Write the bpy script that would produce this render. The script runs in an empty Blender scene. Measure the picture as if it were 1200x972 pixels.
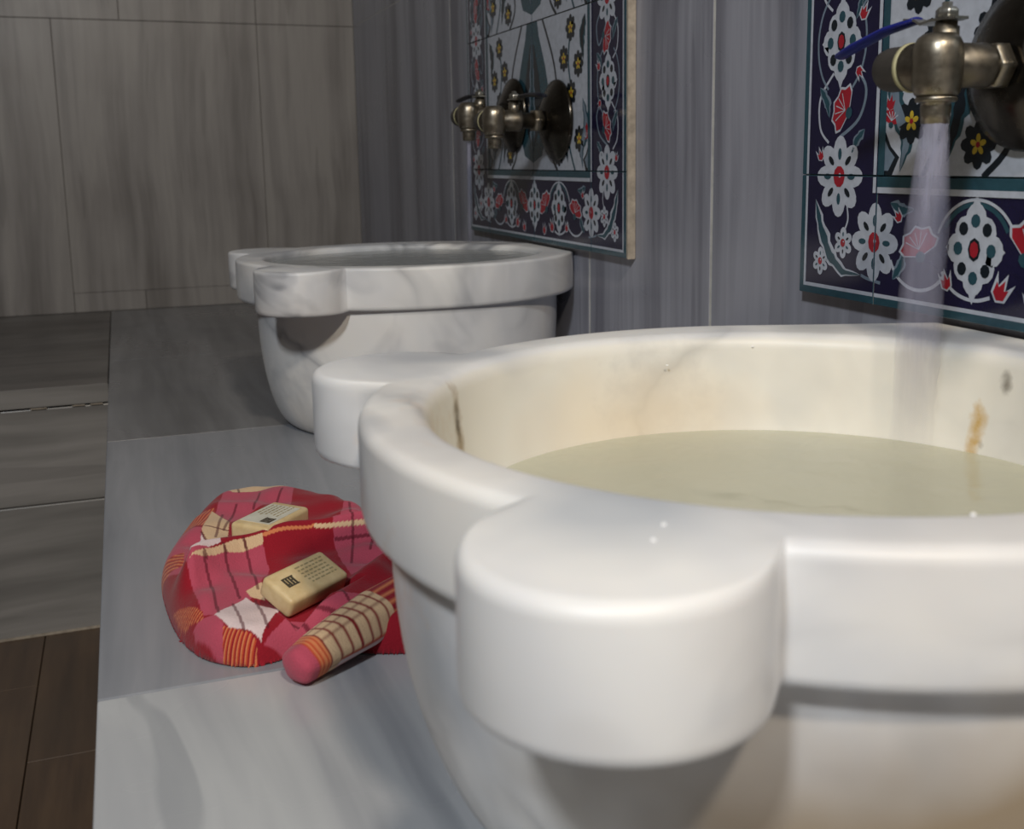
import bpy, bmesh, math
import numpy as np
from mathutils import Vector, Matrix

# ============================ camera, light, exposure ============================
SC = bpy.context.scene
COL = SC.collection

def setup_camera():
    f, yaw, pit, rol, cx, cy = 1274.757, .357, .1745, -.0135, 622.417, 409.714
    F = Vector((math.sin(yaw)*math.cos(pit), math.cos(yaw)*math.cos(pit), -math.sin(pit)))
    R = Vector((math.cos(yaw), -math.sin(yaw), 0)); U = R.cross(F)
    R2 = R*math.cos(rol)+U*math.sin(rol); U2 = -R*math.sin(rol)+U*math.cos(rol)
    cd = bpy.data.cameras.new('camera'); co = bpy.data.objects.new('camera', cd); COL.objects.link(co)
    cd.sensor_width = 36; cd.sensor_fit = 'HORIZONTAL'; cd.lens = f*36/1200
    cd.shift_x = -(cx-600)/1200; cd.shift_y = -(486-cy)/1200
    M = Matrix((R2, U2, -F)).transposed().to_4x4(); M.translation = Vector((-.5581, 0, .3385))
    co.matrix_world = M
    cd.clip_start = .02
    cd.dof.use_dof = True; cd.dof.focus_distance = .95; cd.dof.aperture_fstop = 11.0
    SC.camera = co
setup_camera()

def area(name, loc, target, size, power, color):
    l = bpy.data.lights.new(name, 'AREA'); l.shape = 'DISK'; l.size = size; l.energy = power; l.color = color
    o = bpy.data.objects.new(name, l); COL.objects.link(o); o.location = loc
    o.rotation_euler = (Vector(target)-Vector(loc)).to_track_quat('-Z', 'Y').to_euler(); return o
area('cool_lamp_light', (-1.35, -.65, 1.60), (-.4, .7, .1), .22, 24, (.90, .95, 1.0))
area('warm_lamp_light', (-.50, -.90, 1.72), (-.3, .7, .1), .16, 20, (1.0, .88, .72))

w = bpy.data.worlds.new('world'); SC.world = w; w.use_nodes = True
w.node_tree.nodes['Background'].inputs[0].default_value = (.80, .86, 1.0, 1)
w.node_tree.nodes['Background'].inputs[1].default_value = .22
SC.view_settings.view_transform = 'Standard'; SC.view_settings.look = 'None'
SC.view_settings.exposure = 0; SC.view_settings.gamma = 1; SC.view_settings.use_curve_mapping = False
SC.cycles.use_denoising = True
SC.cycles.max_bounces = 8; SC.cycles.transparent_max_bounces = 12; SC.cycles.caustics_reflective = False; SC.cycles.caustics_refractive = False

# ============================ helpers ============================
def srgb(r, g, b):
    f = lambda c: (c/255/12.92 if c <= 10 else ((c/255+.055)/1.055)**2.4)
    return (f(r), f(g), f(b), 1)

def tag(o, label=None, cat=None, group=None, kind=None):
    if label: o['label'] = label
    if cat: o['category'] = cat
    if group: o['group'] = group
    if kind: o['kind'] = kind
    return o

def empty(name, loc=(0, 0, 0), rz=0, parent=None):
    o = bpy.data.objects.new(name, None); COL.objects.link(o); o.location = loc; o.rotation_euler = (0, 0, rz)
    o.empty_display_size = .05; o.parent = parent; return o

def link(name, me, mats, parent=None, smooth=None):
    if not isinstance(mats, (list, tuple)): mats = [mats]
    for m in mats: me.materials.append(m)
    o = bpy.data.objects.new(name, me); COL.objects.link(o); o.parent = parent
    return o

def build(name, bm, mats, parent=None, smooth=35):
    me = bpy.data.meshes.new(name)
    if smooth:
        a = math.radians(smooth)
        for f in bm.faces: f.smooth = True
        for e in bm.edges:
            if len(e.link_faces) == 2: e.smooth = e.calc_face_angle(0) < a
    bm.to_mesh(me); bm.free()
    return link(name, me, mats, parent)

def box_bm(x0, x1, y0, y1, z0, z1, bev=0, seg=2, bm=None):
    bm = bm or bmesh.new()
    r = bmesh.ops.create_cube(bm, size=1, matrix=Matrix.Translation(((x0+x1)/2, (y0+y1)/2, (z0+z1)/2)) @ Matrix.Diagonal((x1-x0, y1-y0, z1-z0, 1)))
    if bev:
        es = list({e for v in r['verts'] for e in v.link_edges})
        bmesh.ops.bevel(bm, geom=es, offset=bev, segments=seg, affect='EDGES', profile=.5)
    return bm

def lathe_bm(profile, n=40, axis='Z', M=None, bm=None, hexa=None):
    """profile: list of (r, h)"""
    bm = bm or bmesh.new(); rings = []
    M = M or Matrix.Identity(4)
    for r, h in profile:
        ring = []
        for i in range(n):
            t = 2*math.pi*i/n
            rr = r
            if hexa: rr = r*math.cos(math.pi/hexa)/math.cos((t % (2*math.pi/hexa))-math.pi/hexa)
            x, y = rr*math.cos(t), rr*math.sin(t)
            v = {'Z': (x, y, h), 'X': (h, x, y), 'Y': (y, h, x)}[axis]
            ring.append(bm.verts.new(M @ Vector(v)))
        rings.append(ring)
    for a, b in zip(rings, rings[1:]):
        for i in range(n): bm.faces.new((a[i], a[(i+1) % n], b[(i+1) % n], b[i]))
    bm.faces.new(rings[0][::-1]); bm.faces.new(rings[-1])
    return bm

def tube_bm(path, radii, n=24, bm=None, cap=True):
    bm = bm or bmesh.new(); P = [Vector(p) for p in path]; rings = []
    up = Vector((0, 0, 1))
    t0 = (P[1]-P[0]).normalized()
    if abs(t0.dot(up)) > .9: up = Vector((0, 1, 0))
    for i, p in enumerate(P):
        t = ((P[min(i+1, len(P)-1)]-P[max(i-1, 0)])).normalized()
        s = t.cross(up); s.normalize(); up = s.cross(t).normalized()
        r = radii[i] if isinstance(radii, (list, tuple)) else radii
        rings.append([bm.verts.new(p+(s*math.cos(2*math.pi*k/n)+up*math.sin(2*math.pi*k/n))*r) for k in range(n)])
    for a, b in zip(rings, rings[1:]):
        for i in range(n): bm.faces.new((a[i], a[(i+1) % n], b[(i+1) % n], b[i]))
    if cap: bm.faces.new(rings[0][::-1]); bm.faces.new(rings[-1])
    bmesh.ops.recalc_face_normals(bm, faces=bm.faces)
    return bm

# ============================ materials ============================
class NT:
    def __init__(s, name):
        s.m = bpy.data.materials.new(name); s.m.use_nodes = True; s.t = s.m.node_tree; s.n = s.t.nodes
        s.b = s.n['Principled BSDF']; s.out = s.n['Material Output']
    def new(s, k, **kw):
        o = s.n.new(k)
        for a, v in kw.items(): setattr(o, a, v)
        return o
    def link(s, a, b): s.t.links.new(a, b)
    def coord(s, scale=(1, 1, 1), loc=(0, 0, 0), rot=(0, 0, 0), obj=True):
        tc = s.new('ShaderNodeTexCoord'); mp = s.new('ShaderNodeMapping')
        mp.inputs['Scale'].default_value = scale; mp.inputs['Location'].default_value = loc; mp.inputs['Rotation'].default_value = rot
        s.link(tc.outputs['Object'], mp.inputs[0]); return mp.outputs[0]
    def noise(s, vec, scale, detail=4, rough=.55, dist=0):
        o = s.new('ShaderNodeTexNoise'); s.link(vec, o.inputs['Vector'])
        o.inputs['Scale'].default_value = scale; o.inputs['Detail'].default_value = detail
        o.inputs['Roughness'].default_value = rough; o.inputs['Distortion'].default_value = dist
        return o.outputs[0]
    def ramp(s, fac, stops):
        o = s.new('ShaderNodeValToRGB'); s.link(fac, o.inputs[0]); e = o.color_ramp.elements
        while len(e) > 1: e.remove(e[-1])
        e[0].position, e[0].color = stops[0]
        for p, c in stops[1:]:
            k = e.new(p); k.color = c
        return o.outputs[0]
    def mix(s, fac, a, b, mode='MIX'):
        o = s.new('ShaderNodeMix', data_type='RGBA', blend_type=mode)
        for sock, v in ((o.inputs[0], fac), (o.inputs[6], a), (o.inputs[7], b)):
            if hasattr(v, 'links'): s.link(v, sock)
            else: sock.default_value = v
        return o.outputs[2]
    def math(s, op, a, b=None, clamp=False):
        o = s.new('ShaderNodeMath', operation=op, use_clamp=clamp)
        for i, v in enumerate((a, b)):
            if v is None: continue
            if hasattr(v, 'links'): s.link(v, o.inputs[i])
            else: o.inputs[i].default_value = v
        return o.outputs[0]
    def bump(s, h, strength=.2, dist=.002):
        o = s.new('ShaderNodeBump'); o.inputs['Strength'].default_value = strength; o.inputs['Distance'].default_value = dist
        s.link(h, o.inputs['Height']); s.link(o.outputs[0], s.b.inputs['Normal'])
    def set(s, **kw):
        for k, v in kw.items():
            k = k.replace('_', ' ')
            if hasattr(v, 'links'): s.link(v, s.b.inputs[k])
            else: s.b.inputs[k].default_value = v

def plain(name, col, rough=.5, metal=0, spec=.5, var=.12, vscale=60):
    m = NT(name); v = m.coord()
    n = m.noise(v, vscale, 3)
    dark = tuple(c*(1-var) for c in col[:3])+(1,); lite = tuple(min(1, c*(1+var)) for c in col[:3])+(1,)
    m.set(Base_Color=m.ramp(n, [(.3, dark), (.7, lite)]), Roughness=rough, Metallic=metal)
    m.b.inputs['Specular IOR Level'].default_value = spec
    return m.m

def streak_marble(name, axis, light, mid, dark, rough=.3, scale=1.0, warp=.03, seed=0.0, ior=.5):
    """banded grey marble; streaks run along `axis`"""
    m = NT(name)
    k = .45
    v0 = m.coord((1, 1, 1), (seed, seed*.7, seed*1.3))
    wn = m.new('ShaderNodeTexNoise'); m.link(v0, wn.inputs['Vector']); wn.inputs['Scale'].default_value = 2.2; wn.inputs['Detail'].default_value = 2
    wv = m.new('ShaderNodeVectorMath', operation='MULTIPLY_ADD')
    m.link(wn.outputs['Color'], wv.inputs[0]); wv.inputs[1].default_value = (warp*3,)*3; m.link(v0, wv.inputs[2])
    mp = m.new('ShaderNodeMapping'); m.link(wv.outputs[0], mp.inputs[0])
    sc = [1, 1, 1]; sc[axis] = .06; mp.inputs['Scale'].default_value = sc
    a = m.noise(mp.outputs[0], 9*scale, 3, .5)
    b = m.noise(mp.outputs[0], 38*scale, 3, .55)
    c = m.noise(v0, 5, 3, .5)
    f = m.math('MULTIPLY', a, .62); f = m.math('ADD', f, m.math('MULTIPLY', b, .28)); f = m.math('ADD', f, m.math('MULTIPLY', c, .10))
    colr = m.ramp(f, [(.36, dark), (.47, mid), (.56, light), (.66, mid)])
    veins = m.ramp(m.noise(mp.outputs[0], 21*scale, 2, .4), [(.345, (1, 1, 1, 1)), (.36, (0, 0, 0, 1))])
    colr = m.mix(m.math('MULTIPLY', veins, .35), colr, dark)
    m.set(Base_Color=colr, Roughness=m.ramp(c, [(.3, (rough*.75,)*3+(1,)), (.7, (rough*1.3,)*3+(1,))]))
    m.b.inputs['Specular IOR Level'].default_value = ior
    m.bump(m.noise(v0, 60, 2), .06, .0008)
    return m.m

def basin_marble(name, seed, stains=None, veins=1.0):
    m = NT(name); v0 = m.coord((1, 1, 1), (seed, seed, seed))
    cl = m.noise(v0, 5.5, 3, .5, .6)
    base = m.ramp(cl, [(.30, srgb(188, 191, 195)), (.44, srgb(222, 222, 223)), (.60, srgb(238, 236, 232))])
    wn = m.noise(m.coord((1, 1, 1), (seed*2, 1, 0), (0.5, .75, .3)), 4.2, 4, .5, .9)
    d = m.math('ABSOLUTE', m.math('SUBTRACT', wn, .5))
    vein = m.ramp(d, [(0, (1, 1, 1, 1)), (.03, (.35,)*3+(1,)), (.07, (0, 0, 0, 1))])
    msk = m.ramp(m.noise(v0, 4.0, 2), [(.40, (0, 0, 0, 1)), (.60, (1, 1, 1, 1))])
    fac = m.math('MULTIPLY', m.math('MULTIPLY', vein, msk), .6*veins)
    base = m.mix(fac, base, srgb(128, 130, 136))
    mott = m.ramp(m.noise(v0, 9, 3, .6, .5), [(.50, (0, 0, 0, 1)), (.68, (1, 1, 1, 1))])
    base = m.mix(m.math('MULTIPLY', mott, .28*veins), base, srgb(160, 162, 168))
    warm = m.ramp(m.noise(v0, 7, 2), [(.5, (0, 0, 0, 1)), (.75, (1, 1, 1, 1))])
    base = m.mix(m.math('MULTIPLY', warm, .25), base, srgb(226, 208, 184))
    if stains:  # stain list also holds the painted shade of the lower body
        tc = m.new('ShaderNodeTexCoord')
        inw = m.new('ShaderNodeAttribute', attribute_name='inner')
        base = m.mix(m.math('MULTIPLY', inw.outputs['Fac'], .40), base, srgb(242, 234, 214))
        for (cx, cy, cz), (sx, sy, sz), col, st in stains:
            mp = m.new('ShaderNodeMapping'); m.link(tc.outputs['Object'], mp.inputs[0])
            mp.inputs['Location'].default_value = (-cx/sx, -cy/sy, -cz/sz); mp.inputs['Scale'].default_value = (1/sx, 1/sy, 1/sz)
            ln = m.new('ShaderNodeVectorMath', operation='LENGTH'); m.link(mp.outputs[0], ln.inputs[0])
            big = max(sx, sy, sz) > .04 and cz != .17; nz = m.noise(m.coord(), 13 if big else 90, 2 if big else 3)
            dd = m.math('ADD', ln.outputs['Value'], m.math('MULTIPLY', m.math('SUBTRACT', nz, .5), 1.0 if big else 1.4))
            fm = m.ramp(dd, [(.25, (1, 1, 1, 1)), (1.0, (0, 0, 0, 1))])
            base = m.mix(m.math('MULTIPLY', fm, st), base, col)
    m.set(Base_Color=base, Roughness=.44)
    m.b.inputs['Subsurface Weight'].default_value = .12; m.b.inputs['Subsurface Radius'].default_value = (.012, .01, .008); m.b.inputs['Subsurface Scale'].default_value = .5
    m.bump(m.noise(v0, 45, 3), .10, .0012)
    return m.m

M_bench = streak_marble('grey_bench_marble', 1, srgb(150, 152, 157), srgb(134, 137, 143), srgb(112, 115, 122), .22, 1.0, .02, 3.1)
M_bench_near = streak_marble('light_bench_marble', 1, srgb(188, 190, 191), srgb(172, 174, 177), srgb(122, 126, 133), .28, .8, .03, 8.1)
M_bench_far = streak_marble('far_bench_marble', 1, srgb(134, 134, 136), srgb(118, 118, 120), srgb(98, 98, 100), .3, 1.2, .02, 5.1)  # slab's own greyer stone, darkened further to paint light falling off with depth
M_bench_top = streak_marble('cross_top_marble', 0, srgb(104, 99, 95), srgb(92, 88, 84), srgb(78, 74, 71), .4, 1.4, .02, 2.7)  # darker than the face marble: weak grazing light painted into the top
M_bench_x = streak_marble('grey_cross_marble', 0, srgb(146, 142, 138), srgb(128, 125, 121), srgb(106, 103, 100), .3, 1.2, .02, 7.7)
M_back = streak_marble('brown_grey_wall_marble', 2, srgb(150, 145, 140), srgb(136, 131, 127), srgb(114, 109, 105), .4, 1.5, .015, 1.3)
M_tapwall = streak_marble('blue_grey_wall_marble', 2, srgb(166, 167, 177), srgb(148, 149, 159), srgb(118, 118, 128), .30, 1.6, .008, 5.5)
M_grout = plain('pale_grout', srgb(206, 204, 198), .8)
M_grout_d = plain('dark_grout', srgb(96, 92, 86), .9)
M_grout_f = plain('floor_grout', srgb(48, 38, 30), .9)
M_mortar = plain('cream_mortar', srgb(168, 156, 140), .8, var=.25, vscale=90)
M_plaster = plain('plaster', srgb(150, 146, 140), .8)

# ============================ the setting ============================
def struct(name, bm, mat, parent=None, smooth=None):
    o = build(name, bm, mat, parent, smooth)
    if parent is None: o['kind'] = 'structure'
    return o
YB = 2.694
XB = -.595
FZ = -.401
wall_right = struct('wall_right', box_bm(.0004, .15, -2.2, YB+.15, FZ-.05, 2.4), M_grout)
wall_back = struct('wall_back', box_bm(-3.4, .0, YB+.0025, YB+.15, FZ-.05, 2.4), M_grout_d)
wall_left = struct('wall_left', box_bm(-3.5, -3.4, -2.2, YB+.15, FZ-.05, 2.4), M_back)
wall_front = struct('wall_front', box_bm(-3.4, 0, -2.3, -2.2, FZ-.05, 2.4), M_back)
ceiling = struct('ceiling', box_bm(-3.5, .15, -2.3, YB+.15, 2.4, 2.5), M_plaster)
floor = struct('floor', box_bm(-3.4, 0, -2.2, YB, FZ-.06, FZ-.004), M_grout_f)
PANEL_T = .018
def slab(parent, mat, x0, x1, y0, y1, z0, z1, name='panel', bev=.0008):
    return build(name, box_bm(x0, x1, y0, y1, z0, z1, bev, 1), mat, parent, None)
# tap wall slabs (joints at their measured depths; g = grout width)
g = .0022
ys = [-2.2, -1.1, .06, .9704, 1.2779, 1.8774, YB]
zs = [0.0, .655, 1.31, 1.965, 2.4]
for i in range(len(ys)-1):
    for j in range(len(zs)-1):
        slab(wall_right, M_tapwall, 0, .016, ys[i]+g, ys[i+1]-g, zs[j]+(.0005 if j == 0 else .0004), zs[j+1]-.0004)
# back wall slabs
g = .0012
xs = [-3.4, -2.9, -2.4, -1.9, -1.42, -.95, -.672, -.229, 0]
for i in range(len(xs)-1):
    if xs[i] == -.672 or xs[i] == -.229:
        a, b = xs[i]+g*.4, xs[i+1]-g*.4
        slab(wall_back, M_back, a, b, YB, YB+.016, .0455, .6545)
    else:
        slab(wall_back, M_back, xs[i]+g*.4, xs[i+1]-g*.4, YB, YB+.016, .0005, .6545)
slab(wall_back, M_back, -.6715, -.5165, YB, YB+.016, .0005, .0450)
slab(wall_back, M_back, -.5155, 0, YB, YB+.016, .0005, .0450)
xs2 = [-3.4, -2.8, -2.2, -1.6, -1.05, -.53, -.229, 0]
for i in range(len(xs2)-1):
    for z0, z1 in ((.6555, 1.31), (1.311, 1.965), (1.966, 2.4)):
        slab(wall_back, M_back, xs2[i]+g*.4, xs2[i+1]-g*.4, YB, YB+.016, z0, z1)

# brown floor planks
mf = NT('brown_plank_tile'); v = mf.coord((1, .08, 1)); nf = mf.noise(v, 30, 4, .6); nf2 = mf.noise(mf.coord(), 6, 3)
mf.set(Base_Color=mf.mix(nf2, mf.ramp(nf, [(.3, srgb(66, 48, 36)), (.5, srgb(92, 70, 52)), (.7, srgb(112, 88, 66))]), srgb(74, 60, 46)), Roughness=.38)
mf.bump(nf, .2, .001)
M_floor = mf.m
k = 0
plank = None
x = -.62
while x > -1.9:
    off = (0, .22, .41)[k % 3]
    y = -1.1+off
    while y < 1.79:
        y1 = min(y+.5, 1.80)
        if y1-y > .05:
            build('plank', box_bm(x-.0985, x, y, y1-.0015, FZ-.01, FZ, .0006, 1), M_floor, floor, None)
        y += .5
    x -= .1; k += 1
build('plank', box_bm(-3.4, x, -2.2, 1.8, FZ-.01, FZ), M_floor, floor, None)
build('plank', box_bm(x, -.62, -2.2, -1.11, FZ-.01, FZ), M_floor, floor, None)

# ============================ the L-shaped marble bench ============================
bench = empty('marble_bench', (0, 0, FZ))
tag(bench, 'grey streaked marble bench running along both walls, carrying the two basins', 'bench')
def bslab(name, mat, x0, x1, y0, y1, z0, z1, bev=.0015):
    return build(name, box_bm(x0, x1, y0, y1, z0-FZ, z1-FZ, bev, 2), mat, bench, None)
g = .0004
by = [-2.2, -1.0, -.15, .704, 1.405, 2.0, YB-.001]
for a, b in zip(by, by[1:]):
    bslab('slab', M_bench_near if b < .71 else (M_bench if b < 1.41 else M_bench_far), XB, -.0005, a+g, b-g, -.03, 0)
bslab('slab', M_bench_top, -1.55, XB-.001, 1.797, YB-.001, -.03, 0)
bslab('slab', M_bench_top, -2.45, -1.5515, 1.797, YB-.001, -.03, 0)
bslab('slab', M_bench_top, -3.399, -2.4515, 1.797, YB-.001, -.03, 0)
bslab('core', M_plaster, XB+.035, -.001, -2.19, YB-.002, FZ+.0005, -.0305, 0)
bslab('core', M_plaster, -3.399, XB+.034, 1.835, YB-.002, FZ+.0005, -.0305, 0)
for a, b in zip(by[:-1], by[1:-1]+[1.80]):
    if a < 1.8: bslab('panel', M_bench, XB+.012, XB+.034, a+g, min(b, 1.80)-g, FZ+.001, -.0305)
for a, b in ((-1.55, XB-.001), (-2.45, -1.5515), (-3.399, -2.4515)):
    bslab('lip', M_bench_x, a, b, 1.7955, 1.7968, -.0295, -.0005, 0)
for a, b in ((-1.35, XB+.011), (-2.3, -1.3515), (-3.399, -2.3015)):
    bslab('panel', M_bench_x, a, b, 1.802, 1.834, -.186, -.0335)
    bslab('panel', M_bench_x, a, b, 1.802, 1.834, FZ+.001, -.1875)
# broken pale mortar line under the lip of the far leg
rng = np.random.default_rng(4)
xx = -1.3
while xx < XB-.004:
    L = rng.uniform(.012, .04)
    if rng.random() < .8: build('mortar_chip', box_bm(xx, min(xx+L, XB-.003), 1.7985, 1.806, -.0335-FZ, -.0305-FZ-rng.uniform(0, .0006), .0006, 1), M_mortar, bench, None)
    xx += L+rng.uniform(.001, .012)
bm = box_bm(-1.9, XB+.01, 1.7975, 1.801, FZ+.0002-FZ, .0035)
build('mortar_line', bm, M_mortar, bench, None)

# ============================ basins ============================
Z_RIM, Z_BAND = .2165, .1655
def ring_fn(cx, cy, a, b, hw):
    """outline of ring: ellipse hulled with a flat back of half width hw on the wall (x = -.003)"""
    xw = -.003
    t = np.linspace(0, 2*np.pi, 720, endpoint=False)
    P = np.c_[cx+a*np.cos(t), cy+b*np.sin(t)]; P[:, 0] = np.minimum(P[:, 0], xw)
    P = np.r_[P, [[xw, cy-hw], [xw, cy+hw]]]
    # convex hull (monotone chain)
    Q = sorted(map(tuple, P)); H = []
    def half(pts):
        h = []
        for p in pts:
            while len(h) > 1 and (h[-1][0]-h[-2][0])*(p[1]-h[-2][1])-(h[-1][1]-h[-2][1])*(p[0]-h[-2][0]) <= 0: h.pop()
            h.append(p)
        return h
    lo = half(Q); up = half(Q[::-1]); H = np.array(lo[:-1]+up[:-1])
    return H
def polar(H, c, th):
    out = np.zeros(len(th)); H2 = np.roll(H, -1, 0)
    for i, t in enumerate(th):
        d = np.array([math.cos(t), math.sin(t)])
        A = H-c; B = H2-c; e = B-A
        den = d[0]*e[:, 1]-d[1]*e[:, 0]
        with np.errstate(divide='ignore', invalid='ignore'):
            s = (A[:, 0]*e[:, 1]-A[:, 1]*e[:, 0])/den; u = (A[:, 0]*d[1]-A[:, 1]*d[0])/den
        ok = (np.abs(den) > 1e-12) & (s > 0) & (u >= -1e-9) & (u <= 1+1e-9)
        out[i] = s[ok].max()
    return out
def circle_hit(c, lc, r, th):
    d = np.c_[np.cos(th), np.sin(th)]; m = np.array(lc)-np.array(c); b = d@m; disc = b*b-(m@m-r*r)
    return np.where((disc > 0) & (b > 0), b+np.sqrt(np.maximum(disc, 0)), 0)

def make_basin(name, mat, outer, lobes, inner, water_z, body_off, base_r, label, N=1200, e=.0065, e2=.011):
    (cx, cy, a, b, hw) = outer; c = np.array([cx, cy])
    th = np.linspace(0, 2*np.pi, N, endpoint=False)
    # finer columns where the lobes meet the ring
    H = ring_fn(cx, cy, a, b, hw); R = polar(H, c, th); ringR = R.copy()
    for lx, ly, lr in lobes: R = np.maximum(R, circle_hit(c, (lx, ly), lr, th))
    ic = np.array(inner[:2]); 
    E = np.c_[ic[0]+inner[2]*np.cos(np.linspace(0, 2*np.pi, 360, endpoint=False)), ic[1]+inner[3]*np.sin(np.linspace(0, 2*np.pi, 360, endpoint=False))]
    RI = polar(E, c, th)
    # body ellipse (round, no flat back)
    tb = np.linspace(0, 2*np.pi, 360, endpoint=False)
    BE = np.c_[cx+(a-body_off[0])*np.cos(tb), cy+(b-body_off[1])*np.sin(tb)]; BE[:, 0] = np.minimum(BE[:, 0], -.006)
    RB = polar(BE, c, th)
    rings = []                                    # (radius array, z)
    nb = 14
    for k in range(nb+1):                         # body from base up
        u = k/nb; ang = u*math.pi/2
        f = base_r+(1-base_r)*math.sin(ang)**.95; z = .152*(1-math.cos(ang))
        rings.append((RB*f, z))
    for z in (.159, Z_BAND): rings.append((RB, z))
    rings.append((R-.006, Z_BAND)); rings.append((R-.0025, Z_BAND+.0008)); rings.append((R-.0007, Z_BAND+.0028)); rings.append((R, Z_BAND+.006))
    rings.append((R, Z_BAND+.025))
    for q in range(6):
        t = q/5*math.pi/2; rings.append((R-e*(1-math.cos(t)), Z_RIM-e*(1-math.sin(t))))
    mid = (R+RI)/2
    rings.append((np.minimum(R-e*1.5, ringR-.012), Z_RIM));
    for q in range(6):
        t = q/5*math.pi/2; rings.append((RI+e2*(1-math.sin(t)), Z_RIM-e2*(1-math.cos(t))))
    ni = len(rings)
    for q in range(1, 15):
        u = q/14; ang = u*math.pi/2
        rings.append((RI*(1-.02*u)*(math.cos(ang)**.45 if q < 14 else .02), (Z_RIM-e2)-(Z_RIM-e2-.045)*math.sin(ang)**1.1))
    bm = bmesh.new(); vr = []; lay = bm.verts.layers.float.new('inner')
    for k, (r, z) in enumerate(rings):
        row = []
        for i in range(N):
            v = bm.verts.new((cx+r[i]*math.cos(th[i]), cy+r[i]*math.sin(th[i]), z)); v[lay] = 1.0 if k >= ni-3 else 0.0
            row.append(v)
        vr.append(row)
    for A, B in zip(vr, vr[1:]):
        for i in range(N): bm.faces.new((A[i], A[(i+1) % N], B[(i+1) % N], B[i]))
    bm.faces.new(vr[0][::-1]); bm.faces.new(vr[-1])
    # carve marks: keep everything clear of the wall
    for v in bm.verts: v.co.x = min(v.co.x, -.0015)
    o = build(name, bm, mat, None, 42); 
    o.location = (0, 0, .0)
    tag(o, label, 'basin')
    # water surface
    bm = bmesh.new(); N2 = 96; t2 = np.linspace(0, 2*np.pi, N2, endpoint=False)
    RW = polar(E, c, t2)
    u = (Z_RIM-e2-water_z)/(Z_RIM-e2-.045); ang = math.asin(min(1, max(0, u)**(1/1.1)))
    RW = RW*(1-.02*ang/(math.pi/2))*math.cos(ang)**.45+.001
    rr = []
    for f in np.linspace(1, .03, 40):
        rr.append([bm.verts.new((cx+f*RW[i]*math.cos(t2[i]), cy+f*RW[i]*math.sin(t2[i]), water_z)) for i in range(N2)])
    for A, B in zip(rr, rr[1:]):
        for i in range(N2): bm.faces.new((A[i], A[(i+1) % N2], B[(i+1) % N2], B[i]))
    bm.faces.new(rr[-1])
    return o, bm
def water_mat(name, col, trans, rough):
    m = NT(name); v = m.coord()
    m.set(Base_Color=col, Roughness=rough, IOR=1.33)
    m.b.inputs['Transmission Weight'].default_value = trans
    n = m.noise(v, 38, 2, .4, .4); n2 = m.noise(v, 14, 2)
    m.bump(m.math('ADD', n, n2), .3, .004)
    return m.m

STAINS_AND_SHADE = [((-.27, .26, .098), (.28, .16, .085), srgb(150, 130, 102), .95), ((-.33, .24, .02), (.09, .09, .09), srgb(120, 98, 74), .5),  # lower front: brown staining, with the body's warm shadow painted in
          ((-.40, .335, .2165), (.060, .055, .02), srgb(184, 189, 195), .75), ((-.455, .50, .19), (.012, .035, .06), srgb(176, 178, 182), .7),
          ((-.36, .645, .2165), (.07, .03, .02), srgb(182, 184, 188), .7), ((-.27, .25, .18), (.035, .03, .05), srgb(190, 191, 194), .5),
          ((-.11, .64, .18), (.035, .03, .07), srgb(186, 186, 184), .7), ((-.045, .57, .18), (.03, .035, .06), srgb(190, 186, 178), .6),
          ((-.22, .66, .17), (.05, .03, .05), srgb(204, 200, 194), .5),
          ((-.385, .585, .17), (.008, .008, .060), srgb(150, 120, 70), .75),
          ((-.385, .585, .19), (.004, .006, .014), srgb(70, 60, 45), .8),
          ((-.055, .53, .165), (.02, .007, .022), srgb(196, 150, 30), .95),
          ((-.052, .525, .155), (.01, .004, .007), srgb(70, 60, 30), .9),
          ((-.046, .515, .198), (.02, .005, .010), srgb(90, 80, 66), .8),
          ((-.25, .64, .16), (.10, .06, .05), srgb(238, 214, 176), .5),
          ((-.42, .50, .17), (.05, .10, .05), srgb(214, 180, 146), .5)]
M_basin_near = basin_marble('near_basin_marble', 11.3, STAINS_AND_SHADE, 1.0)
M_basin_far = basin_marble('far_basin_marble', 4.2, None, 1.5)
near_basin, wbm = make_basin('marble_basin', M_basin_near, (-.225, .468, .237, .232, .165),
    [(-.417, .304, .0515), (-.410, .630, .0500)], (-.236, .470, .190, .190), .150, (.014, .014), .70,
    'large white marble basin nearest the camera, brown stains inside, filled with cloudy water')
w = build('water', wbm, water_mat('cloudy_water', srgb(234, 231, 204), .38, .12), near_basin, 60)
far_basin, wbm = make_basin('marble_basin', M_basin_far, (-.205, 1.41, .222, .197, .085),
    [(-.370, 1.265, .0520), (-.372, 1.545, .052)], (-.212, 1.40, .180, .158), .2085, (.024, .006), .80,
    'smaller-looking white marble basin with grey veins, brimful, farther along the bench near the corner', N=800, e=.0038, e2=.006)
w = build('water', wbm, water_mat('grey_water', srgb(158, 162, 161), .15, .2), far_basin, 60)

# water beads on the near basin, solid white to paint in their glints
M_bead = plain('glint_white_bead', srgb(250, 250, 250), .05, 0, .8, 0)
for (x, y, z, r) in ((-.215, .6535, .197, .0008), (-.155, .6415, .2075, .0008), (-.112, .623, .2085, .0010), (-.395, .312, .2166, .0008), (-.405, .300, .2166, .0008), (-.292, .282, .2160, .0009)):
    bm = bmesh.new(); bmesh.ops.create_icosphere(bm, subdivisions=2, radius=r, matrix=Matrix.Translation((x, y, z)) @ Matrix.Diagonal((1.2, 1, .8, 1)))
    build('water_bead', bm, M_bead, near_basin, 180)

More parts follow.
